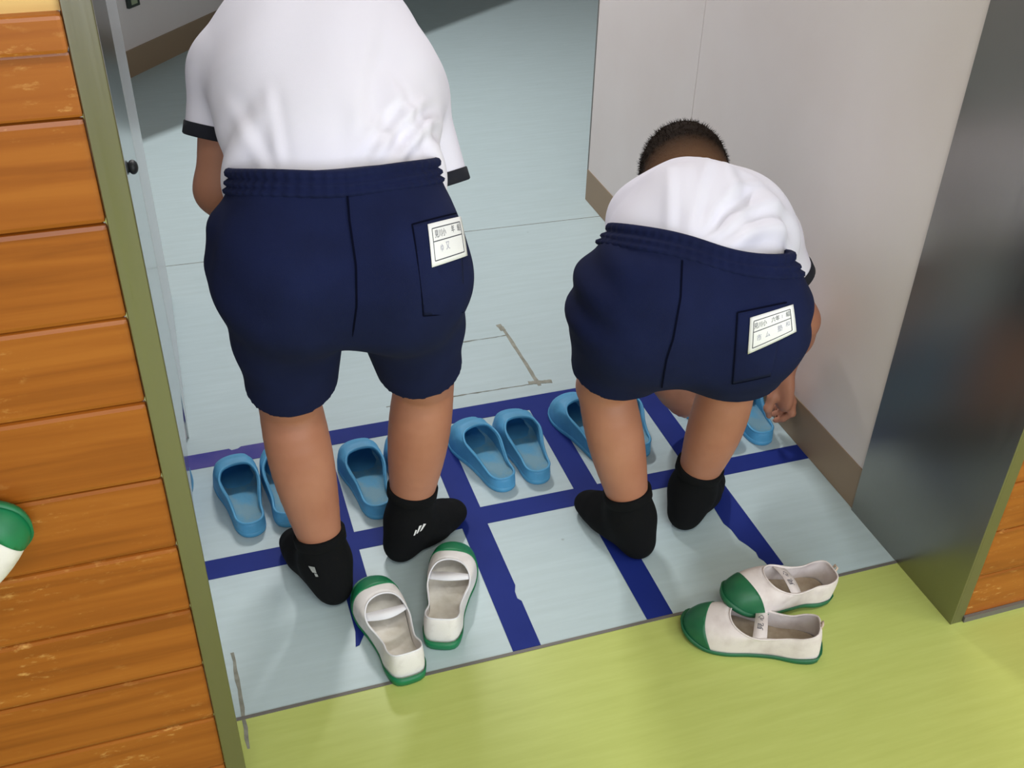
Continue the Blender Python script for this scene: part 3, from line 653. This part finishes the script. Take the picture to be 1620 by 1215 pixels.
def person(J, label, name='person'):
    G = {}
    fw, rt = nrm(J['fwd']), None
    rt = nrm(np.cross(fw, V(0, 0, 1)))          # the body's right hand side
    root = empty(name, (float((J['ankL'][0] + J['ankR'][0]) / 2), float((J['ankL'][1] + J['ankR'][1]) / 2), 0)); tag(root, label, 'person')
    P = {k: V(*v) for k, v in J.items() if isinstance(v, tuple) and len(v) == 3 and all(isinstance(x, (int, float)) for x in v)}
    wdir = nrm(P['waist'] - P['pelvis']) if 'wdir' not in P else nrm(P['wdir'])      # axis of the waist ring
    wr = nrm(P['waist_rt'] - wdir * (P['waist_rt'] @ wdir)) if 'waist_rt' in P else nrm(rt - wdir * (rt @ wdir))
    wb = np.cross(wdir, wr); wb = wb if wb @ fw < 0 else -wb                            # towards the back
    tdir = nrm(P['upper'] - P['waist']); srt = nrm(P['shR'] - P['shL']); tb = np.cross(tdir, srt); tb = nrm(tb if tb[2] > 0 else -tb)
    hs = J['hs']; ws = J['ws']; td = J['td']
    # ---------------- body
    B = Field()
    B.cap(lerp(P['pelvis'], P['hipL'], .6), lerp(P['pelvis'], P['hipR'], .6), .085 * hs, .085 * hs, .03); B.cap(P['pelvis'], lerp(P['pelvis'], P['waist'], .8), .080 * hs, .068 * ws, .05); B.cap(P['waist'], P['chest'], .092 * ws, .125 * ws, .04, (tb, td * .9)); B.cap(P['chest'], P['upper'], .125 * ws, .115 * ws, .04, (tb, td * .85))
    B.cap(P['upper'], P['neck'], .07, .045, .04); B.cap(P['neck'], P['head'], .042, .042, .02); hr, hf, hu = head(B, P['head'], P['face'], P['crown'], J.get('hd', 1.))
    for s, sg in (('L', -1), ('R', 1)):
        hp, kn, an, toe = P['hip' + s], P['knee' + s], P['ank' + s], P['toe' + s]
        B.cap(hp, kn, .072, .051, .03); bk = -fw; tt = np.linspace(0, 1.04, 15); pr_ = np.polyfit([0, .2, .4, .65, .85, 1.04], [.0505, .0535, .0530, .0440, .0375, .0335], 4); po_ = np.polyfit([0, .25, .5, .75, 1.04], [0, .009, .010, .004, 0], 3)
        for t0, t1 in zip(tt[:-1], tt[1:]): B.cap(lerp(kn, an, t0) + bk * np.polyval(po_, t0), lerp(kn, an, t1) + bk * np.polyval(po_, t1), np.polyval(pr_, t0) * lerp(J['cs'], 1, t0), np.polyval(pr_, t1) * lerp(J['cs'], 1, t1), .003)
        fd = nrm((toe - an) * V(1, 1, 0)); hl = an * V(1, 1, 0) - fd * .022 + V(0, 0, .026)
        B.cap(an, hl, .030, .024, .02); B.cap(an - V(0, 0, .02), V(*toe) - fd * .05 * V(1, 1, 0) + V(0, 0, .006), .030, .022, .02); B.cap(toe - fd * .06 + V(0, 0, .004), toe - fd * .02 - V(0, 0, .002), .026, .016, .02, (V(0, 0, 1), .75))
        sh, el, wri = P['sh' + s], P['el' + s], P['wr' + s]
        B.cap(lerp(P['upper'], sh, .55), sh, .06, .048, .04); B.cap(sh, el, .044, .039, .02); B.cap(el, lerp(el, wri, .3), .039, .038, .02); B.cap(lerp(el, wri, .3), wri, .038, .025, .02)
        hd = J['hand' + s]; hand(B, wri, V(*hd[0]), V(*hd[1]), V(*hd[2]), J.get('hand_size', .92), hd[3], hd[4] if len(hd) > 4 else None, hd[5] if len(hd) > 5 else None)
    v, f = B.mesh(.0042, 3); loc = V(*root.location)
    body = link('body', np_mesh('body', v - loc, f), M_SKIN, root, True)
    for e in (-1, 1):
        c = P['head'] + hr * e * .03 + hf * .074 + hu * .002
        bm = bmesh.new(); bmesh.ops.create_uvsphere(bm, u_segments=12, v_segments=8, radius=.011); me = bpy.data.meshes.new('eye'); bm.to_mesh(me); bm.free()
        eo = link('eye', me, M_EYE, body, True); eo.location = c - loc
        bm = bmesh.new(); bmesh.ops.create_uvsphere(bm, u_segments=12, v_segments=8, radius=.0055); me = bpy.data.meshes.new('iris'); bm.to_mesh(me); bm.free()
        io = link('iris', me, M_IRIS, body, True); io.location = c + hf * .0075 - loc
    # ---------------- hair
    Hf = Field(); k = J.get('hd', 1.)
    Hf.ell(P['head'] + hu * .0225 * k, V(.077, .093, .087) * k, (hr, hf, hu), .0); Hf.ell(P['head'] - hf * .03 * k - hu * .02 * k, V(.066, .055, .06) * k, (hr, hf, hu), .03)
    Hf.cut(P['head'] + hf * .045 * k + hu * .01, nrm(hf * .85 - hu * .5)); Hf.cut(P['head'] - hu * .075 * k, -hu)
    v, f = Hf.mesh(.004, 2); rel = v - P['head']; ln = np.clip(.5 + (rel @ hu) / .11 + (rel @ hf) / .5, 0, 1)
    nn = vnormals(v, f); v = v + nn * (RNG.normal(0, .0012, (len(v), 1)) * ln[:, None] + .002 * ln[:, None])
    me = np_mesh('hair', v - loc, f); me.attributes.new('length', 'FLOAT', 'POINT').data.foreach_set('value', ln.astype(np.float32))
    hair = link('hair', me, M_HAIR, root, True)
    # short bristles standing out of the crown
    pick = RNG.choice(np.where(ln > .45)[0], 2600); vv = []; ff = []; at = []
    for q in pick:
        p = v[q]; d = nrm(nn[q] + RNG.normal(0, .35, 3)); s = nrm(np.cross(d, RNG.normal(0, 1, 3))) * .0006; t2 = np.cross(d, s); L = RNG.uniform(.005, .011) * ln[q]; i0 = len(vv)
        vv += [p + s, p - .5 * s + .8 * t2, p - .5 * s - .8 * t2, p + d * L]; ff += [(i0, i0 + 1, i0 + 3), (i0 + 1, i0 + 2, i0 + 3), (i0 + 2, i0, i0 + 3)]; at += [ln[q]] * 4
    me = mesh('bristles', np.array(vv) - loc, ff); a_ = me.attributes.new('length', 'FLOAT', 'POINT'); a_.data.foreach_set('value', np.array(at, np.float32)); bo = link('bristles', me, M_HAIR, hair); bo['kind'] = 'stuff'
    # ---------------- shirt
    S = Field(); w0 = J['shirt']
    S.cap(P['waist'] - wdir * .03, P['waist'] + wdir * .02, w0[0], w0[0], .03, (wb, w0[1] / w0[0])); S.cap(P['waist'] + wdir * .01, P['chest'], w0[0], w0[2], .05, (tb, w0[3] / w0[2])); S.cap(P['chest'], P['upper'], w0[2], w0[4], .05, (tb, w0[5] / w0[4]))
    S.p += [(q[0], q[1], q[2], q[3] + .009, q[4] + .009, q[5], q[6]) for q in B.p[1:4]]
    for s in 'LR':
        sh, se = P['sh' + s], P['sl' + s]; r0, r1 = J['sleeve' + s]
        S.cap(lerp(P['upper'], sh, .35), sh, w0[5] * .85, r0, .06); S.cap(sh, se, r0, r1, .016)
        S.p.append(('sl', se, nrm(se - sh), r1 * 1.5, 0, 0, None))
    S.cap(P['neck'] - nrm(P['neck'] - P['upper']) * .03, P['neck'], .06, .054, .04)
    sl = [q for q in S.p if q[0] == 'sl']; S.p = [q for q in S.p if q[0] != 'sl']
    d, lo = S.grid(.0045)
    n = np.array(d.shape); X, Y, Z = np.meshgrid(*[lo[i] + .0045 * np.arange(n[i]) for i in range(3)], indexing='ij'); PP = np.stack([X, Y, Z], -1)
    for q in sl:                                            # square off the sleeve ends
        w_ = PP - q[1]; ax_ = w_ @ q[2]; rad = np.sqrt(np.maximum((w_ * w_).sum(-1) - ax_ ** 2, 0)); d = np.where((rad < q[3]) & (ax_ > -.03), np.maximum(d, ax_), d)
    v, f = surface_nets(d.astype(np.float32), lo, .0045, 3)
    nn = vnormals(v, f); v = v + nn * J['folds'](v, dict(P=P, wdir=wdir, wr=wr, wb=wb, tdir=tdir, srt=srt, tb=tb))[:, None]
    shirt = link('shirt', np_mesh('shirt', v - loc, f), M_SHIRT, root, True)
    for q, s in zip(sl, 'LR'):
        ax_ = q[2]; a1 = nrm(np.cross(ax_, V(.3, .5, .8))); a2 = np.cross(ax_, a1); ph = np.linspace(0, 2 * math.pi, 40, endpoint=False); dr = np.cos(ph)[:, None] * a1 + np.sin(ph)[:, None] * a2
        rr = S.march(np.repeat((q[1] - ax_ * .012)[None], 40, 0), dr, .12); rr = np.nan_to_num(rr, nan=.05); rr = np.minimum(rr, q[3])
        rows = [(-.020, .0015), (-.019, .003), (-.001, .003), (.001, .001), (.0, -.006)]
        vv = np.array([[q[1] + ax_ * a + dr[i] * (rr[i] + b) for i in range(40)] for a, b in rows]).reshape(-1, 3)
        link('cuff', mesh('cuff', vv - loc, grid_faces(4, 40)), M_NAVYD, shirt, True)
    # ---------------- shorts
    T = Field(); hp = J['shorts']
    for q in hp['prims']:
        q = list(q)
        if len(q) == 6 and isinstance(q[5], tuple) and isinstance(q[5][0], str): q[5] = (dict(wb=wb, fw=fw, up=V(0, 0, 1), wr=wr)[q[5][0]], q[5][1])
        T.cap(*q)
    T0 = Field(); T0.p = list(T.p)                           # uncut, for laying things on
    T.cut(P['waist_ring'] - wdir * J.get('cutdrop', 0), wdir)
    d, lo = T.grid(.0045); n = np.array(d.shape); X, Y, Z = np.meshgrid(*[lo[i] + .0045 * np.arange(n[i]) for i in range(3)], indexing='ij'); PP = np.stack([X, Y, Z], -1); del X, Y, Z
    d0 = d.copy()
    for pt, nm, rad in hp['hems']:
        pt, nm = V(*pt), nrm(nm); w_ = PP - pt; ax_ = w_ @ nm; rr = np.sqrt(np.maximum((w_ * w_).sum(-1) - ax_ ** 2, 0)); m_ = (rr < rad) & (ax_ > -.09)
        d = np.where(m_, np.maximum(d, ax_), d)
        d = np.where(m_, np.maximum(d, -np.maximum(d0 + .009, -ax_ - .05)), d)      # hollow the leg opening
    v, f = surface_nets(d.astype(np.float32), lo, .0045, 3)
    nn = vnormals(v, f); v = v + nn * hp['folds'](v, dict(P=P, wdir=wdir, wr=wr, wb=wb))[:, None]
    shorts = link('shorts', np_mesh('shorts', v - loc, f), M_NAVY, root, True)
    # gathered waistband
    na = 240; ph = np.linspace(0, 2 * math.pi, na, endpoint=False); dr = np.cos(ph)[:, None] * wr + np.sin(ph)[:, None] * wb
    prof = [(-.030, -.001), (-.0275, .0030), (-.0235, .0056), (-.0195, .0008), (-.016, .0056), (-.0125, .0060), (-.0085, .0010), (-.005, .0058), (.000, .0066), (.004, .0040), (.0055, .000), (.003, -.006), (-.012, -.010)]
    prof = [(a * J.get('band', 1), b) for a, b in prof]; rows = []
    for a, b in prof:
        g = .0013 * np.sin(ph * 64 + 2.0 * np.sin(ph * 5)) * (1 if b > .002 else .3); sag = J['sag'](ph)
        c = P['waist_ring'][None] + wdir[None] * (min(a, -.004) + sag)[:, None]; rr = T0.march(c, dr, .32, 90)
        rows.append(c + wdir * (max(a + .004, 0)) + dr * (rr + b + g)[:, None])
    link('waistband', mesh('waistband', np.array(rows).reshape(-1, 3) - loc, grid_faces(len(prof) - 1, na)), M_NAVY, shorts, True)
    # centre seam, pocket and name tag
    def lay(pts, view): pts = np.array(pts, float); D = np.repeat(nrm(view)[None], len(pts), 0); H = T0.hit(pts - D * .25, D); return H, T0.grad(H)
    def dense(pts, n=26):
        pts = np.array(pts, float); s = np.r_[0, np.cumsum(np.linalg.norm(np.diff(pts, axis=0), axis=1))]; u = np.linspace(0, s[-1], n); return np.stack([np.interp(u, s, pts[:, k_]) for k_ in range(3)], 1)
    vw = nrm(P['pelvis'] - V(.0473, -1.15, 1.42)); H, Gd = lay(dense(J['seam']), vw); ribbon('seam', H - loc, Gd, .0028, M_STITCH, shorts, .0016)
    pk = J['pocket']; po, _, _ = patch('pocket', T0, pk, vw, M_NAVY, shorts, .0022, 16, 18, .0014); po.location = -loc
    for a, b in ((0, 3), (0, 1), (3, 2)):
        H, Gd = lay(dense([pk[a], pk[b]]), vw); ribbon('stitching', H - loc, Gd, .0022, M_STITCH, shorts, .0030)
    to = name_tag(T0, J['tag'], vw, shorts, J['tag_top'], J['tag_low']); to.location = -loc
    # ---------------- socks
    for s, sg in (('L', -1), ('R', 1)):
        an, toe, kn = P['ank' + s], P['toe' + s], P['knee' + s]; K = Field(); fd = nrm((toe - an) * V(1, 1, 0)); hl = an * V(1, 1, 0) - fd * .024 + V(0, 0, .029)
        st = an + nrm(kn - an) * J['sock'][s]; side = np.cross(fd, V(0, 0, 1)); base = an * V(1, 1, 0)
        K.cap(an, st + nrm(kn - an) * .03 - fw * .004, .037, .0475, .02); K.cap(an, hl, .032, .027, .02); K.cap(hl, base + fd * .02 + V(0, 0, .03), .027, .030, .02)
        K.cap(an - V(0, 0, .015), toe - fd * .055 * V(1, 1, 0) + V(0, 0, .012), .037, .028, .04); K.cap(toe - fd * .075 + V(0, 0, .006), toe - fd * .028 + V(0, 0, .001), .038, .030, .03, (V(0, 0, 1), .72))
        K.cut(st, nrm(kn - an)); K.cut((0, 0, .0008), (0, 0, -1))
        v, f = K.mesh(.0036, 3); sk = link('sock', np_mesh('sock', v - loc, f), M_SOCK, root, True)
        ph = np.linspace(0, 2 * math.pi, 48, endpoint=False); ax_ = nrm(kn - an); a1 = nrm(np.cross(ax_, fd)); a2 = np.cross(a1, ax_); dr = np.cos(ph)[:, None] * a1 + np.sin(ph)[:, None] * a2
        rr = K.march(np.repeat((st - ax_ * .006)[None], 48, 0), dr, .1); rows = [(-.018, .0005), (-.017, .0022), (.000, .0026), (.002, .001), (.001, -.006)]
        vv = np.array([[st + ax_ * a + dr[i] * (rr[i] + b) for i in range(48)] for a, b in rows]).reshape(-1, 3); link('sock_cuff', mesh('sock_cuff', vv - loc, grid_faces(4, 48, True)), M_SOCK, sk, True)
        for lg in J.get('logo' + s, []):
            q, m = lg; q = np.array(q, float); D = np.repeat(nrm(an - V(.0473, -1.15, 1.42))[None], len(q), 0); H = K.hit(q - D * .2, D); Gd = K.grad(H); H = H + Gd * .0016
            lo_ = link('logo', mesh('logo', H - loc, [tuple(range(len(q)))]), m, sk)
    return root

# ------------------------------------------------------------------ the two boys
def creases(x, t, lines):
    k = np.zeros(len(x))
    for x0, sl, t1, a, wd in lines:
        u = (x - x0 - sl * t) / math.sqrt(1 + sl * sl); e = np.exp(-(u / wd) ** 2) - .8 * np.exp(-((u - 1.5 * wd) / wd) ** 2); k += a * e * (1 - sm(t, t1 * .4, t1)) * sm(t, -.06, -.02)
    return k
def folds_a(v, c):
    r = v - c['P']['waist']; t = r @ c['tdir']; x = r @ c['srt']; z = r @ c['tb']; back = sm(z, -.02, .06)
    k = .0055 * np.sin(x * 60 + t * 22 + 1.5 * np.sin(t * 30)) * (1 - sm(t, .03, .20)) * back * sm(x, -.02, .06)
    k += .0020 * np.sin(x * 48 + 2 * np.sin(t * 9)) * sm(t, .03, .12) * back * (1 - sm(t, .2, .32))
    k += .0045 * np.sin(x * 38 - t * 55 + 1.) * (1 - sm(t, .02, .12)) * sm(-x, .08, .13)
    k += .004 * np.exp(-((x - .10 + t * .5) / .012) ** 2) * (1 - sm(t, .0, .13)) - .004 * np.exp(-((x - .118 + t * .5) / .01) ** 2) * (1 - sm(t, .0, .13))
    k += creases(x, t, [(.075, .55, .12, .0055, .008), (.105, .5, .13, .006, .008), (.045, .5, .08, .003, .008), (-.115, -.5, .12, .0028, .008), (-.085, -.25, .10, .002, .008), (.02, .05, .3, .0022, .012)]) * back
    return k
def folds_as(v, c):
    r = v - c['P']['pelvis']; x = r @ c['wr']; z = v[:, 2]
    return .0022 * np.sin(z * 55 + x * 18) * sm(np.abs(x), .10, .17) + .0012 * np.sin(x * 34 + z * 14)
BOY_A = dict(
    fwd=(.25, .97, 0), pelvis=(.245, .20, .67), waist=(.260, .285, .765), chest=(.276, .41, .850), upper=(.285, .515, .895), neck=(.295, .60, .925), head=(.308, .705, .945),
    face=(.15, .45, -.88), crown=(.1, .88, .46), hs=1.08, ws=1.12, td=.74, cs=.99,
    hipL=(.158, .215, .64), hipR=(.325, .175, .64), kneeL=(.157, .300, .375), kneeR=(.383, .300, .372), ankL=(.180, .236, .082), ankR=(.346, .295, .085), toeL=(.132, .380, .024), toeR=(.465, .362, .024),
    shL=(.143, .525, .855), shR=(.412, .460, .815), slL=(.114, .495, .762), slR=(.438, .395, .685), elL=(.104, .480, .685), elR=(.418, .430, .640), wrL=(.165, .575, .545), wrR=(.400, .530, .520),
    handL=((.15, .5, -.85), (.5, .5, .1), (.6, .2, .2), (.35, .4, .3)), handR=((-.1, .5, -.85), (-.5, .5, .1), (-.6, .2, .2), (.35, .4, .3)),
    shirt=(.146, .105, .158, .112, .145, .098), sleeveL=(.060, .054), sleeveR=(.056, .052), folds=folds_a,
    waist_ring=(.257, .275, .795), wdir=(.05, .36, .93), waist_rt=(.97, -.10, .06), sag=lambda p: -.006 * np.exp(-((p - 1.57) / .5) ** 2),
    shorts=dict(prims=[((.257, .280, .83), (.250, .225, .755), .138, .150, .03, ('wb', .76)), ((.180, .205, .690), (.308, .170, .685), .096, .096, .06),
                       ((.178, .172, .705), (.172, .178, .645), .078, .074, .07), ((.308, .138, .70), (.318, .148, .64), .078, .074, .07),
                       ((.160, .205, .67), (.163, .290, .36), .093, .064, .035), ((.328, .178, .67), (.381, .285, .36), .093, .060, .035),
                       ((.092, .235, .735), (.088, .24, .69), .022, .024, .03)],
                hems=[((.160, .272, .450), (.07, .36, -.93), .10), ((.370, .264, .455), (.17, .40, -.90), .10)], folds=folds_as),
    seam=[[.248, .12, .828], [.248, .12, .783], [.252, .12, .716], [.249, .12, .657], [.239, .12, .602]],
    pocket=[[.326, .1, .776], [.392, .1, .787], [.395, .1, .632], [.334, .1, .639]], tag=[[.346, .1, .773], [.397, .1, .781], [.400, .1, .720], [.347, .1, .710]],
    tag_top=[('見川小', .30, .29, .20, M_PRINT), ('年', .66, .27, .19, M_PRINT), ('組', .84, .27, .19, M_PRINT)], tag_low=[('ゆ', .30, .64, .20, M_PEN), ('又', .46, .62, .22, M_PEN)],
    sock=dict(L=.055, R=.072),
    logoR=[([(.3509, .29, .0419), (.3537, .29, .0422), (.3579, .29, .0534), (.3552, .29, .0551)], M_LOGO), ([(.3561, .29, .0447), (.3592, .29, .0464), (.3667, .29, .0633), (.3620, .29, .0625)], M_LOGO), ([(.3624, .29, .0481), (.3664, .29, .0511), (.3745, .29, .0643), (.3699, .29, .0655)], M_LOGO)],
    logoL=[([(.1508, .235, .0716), (.1611, .235, .0661), (.1633, .235, .0505), (.1565, .235, .0549)], M_LOGO2), ([(.1591, .235, .0517), (.1639, .235, .0488), (.1655, .235, .0422), (.1610, .235, .0436)], M_LOGO2)])
person(BOY_A, 'taller boy in white gym shirt and navy shorts standing bent over on the left')

def folds_b(v, c):
    r = v - c['P']['waist']; t = r @ c['tdir']; x = r @ c['srt']; z = r @ c['tb']; back = sm(z, -.02, .05)
    k = .0060 * np.sin((x * .8 - t * .6) * 95 + 1.2 * np.sin(t * 40)) * (1 - sm(t, -.02, .10)) * back * sm(x, -.03, .05)
    k += .003 * np.sin(x * 70 + t * 12) * (1 - sm(t, .02, .10)) * back
    k += .0028 * np.sin(x * 45 + 2 * np.sin(t * 12)) * sm(t, .05, .12) * back * (1 - sm(t, .2, .3))
    k += creases(x, t + .07, [(.0, .75, .16, .005, .008), (.03, .9, .15, .006, .008), (.06, 1.0, .13, .006, .008), (.09, .9, .10, .005, .008), (-.03, .3, .12, .004, .009), (-.07, .1, .10, .003, .009), (-.01, .1, .22, .003, .011)]) * back
    return k
def folds_bs(v, c):
    r = v - c['P']['pelvis']; x = r @ c['wr']; z = v[:, 2]
    return .0050 * np.sin(z * 95 + x * 25) * sm(np.abs(x), .13, .19) * sm(z, .48, .56) + .0010 * np.sin(x * 34 + z * 14)
def fing(j, dz=0.): o = V(.003 * j, .017 * j, .004 * j); return [V(1.190, .392, .125) + o, V(1.197, .388, .108) + o, V(1.197, .380, .082) + o, V(1.186, .392, .062) + o, V(1.176, .404, .050 + dz) + o]
BOY_B = dict(
    fwd=(.30, .95, 0), pelvis=(.80, .155, .56), waist=(.832, .235, .585), chest=(.890, .325, .580), upper=(.930, .405, .560), neck=(.948, .470, .570), head=(.958, .535, .570),
    face=(.15, .35, -.92), crown=(.28, .86, .40), hs=1.05, ws=1.08, td=.74, cs=.92, hd=1.06,
    hipL=(.715, .185, .545), hipR=(.880, .130, .525), kneeL=(.694, .245, .345), kneeR=(.912, .196, .345), ankL=(.745, .186, .082), ankR=(.890, .226, .082), toeL=(.698, .322, .024), toeR=(.990, .312, .024),
    shL=(.830, .435, .535), shR=(1.056, .372, .518), slL=(.825, .465, .450), slR=(1.108, .362, .430), elL=(.862, .485, .310), elR=(1.152, .365, .330), wrL=(.948, .488, .128), wrR=(1.180, .420, .175),
    handL=((.62, -.18, -.75), (.5, .8, .3), (.6, -.4, .6), (.20, .25, .25)), handR=((.03, -.25, -.95), (-1, 0, 0), (0, -1, 0), (.4, .5, .4), {j: fing(j) for j in range(4)}, [V(1.172, .412, .150), V(1.158, .405, .115), V(1.150, .402, .090), V(1.160, .408, .062)]),
    shirt=(.138, .110, .152, .112, .130, .096), sleeveL=(.054, .050), sleeveR=(.058, .051), folds=folds_b,
    waist_ring=(.826, .232, .620), wdir=(.26, .40, .88), waist_rt=(.93, -.20, -.34), hand_size=.98, band=1.05, cutdrop=.016, sag=lambda p: -.017 * np.exp(-((p - 1.4) / .6) ** 2),
    shorts=dict(prims=[((.832, .240, .64), (.812, .190, .57), .133, .155, .03, ('wb', .80)), ((.710, .185, .555), (.856, .132, .535), .102, .102, .05),
                       ((.728, .148, .575), (.715, .153, .52), .082, .086, .06), ((.862, .102, .555), (.868, .108, .51), .084, .088, .06),
                       ((.702, .185, .52), (.700, .235, .33), .092, .070, .04), ((.878, .135, .51), (.893, .175, .32), .094, .080, .04),
                       ((.76, .165, .500), (.84, .140, .495), .080, .080, .05)],
                hems=[((.700, .215, .402), (0, .22, -.97), .095), ((.890, .155, .420), (.05, .22, -.97), .11)], folds=folds_bs),
    seam=[[.764, .15, .63], [.77, .15, .566], [.767, .15, .496], [.76, .15, .46], [.757, .15, .404]],
    pocket=[[.840, .1, .557], [.920, .1, .561], [.915, .1, .432], [.852, .1, .427]], tag=[[.862, .1, .545], [.930, .1, .556], [.943, .1, .508], [.868, .1, .482]],
    tag_top=[('見川小', .24, .29, .18, M_PRINT), ('六年', .57, .28, .18, M_PRINT), ('1', .72, .28, .16, M_PEN), ('組', .85, .27, .19, M_PRINT)], tag_low=[('市', .22, .66, .20, M_PEN), ('ム', .40, .66, .20, M_PEN), ('塾', .66, .64, .22, M_PEN), ('和', .83, .60, .18, M_PEN)],
    sock=dict(L=.055, R=.060))
person(BOY_B, 'boy with short dark hair bending low on the right, reaching for the blue slippers')
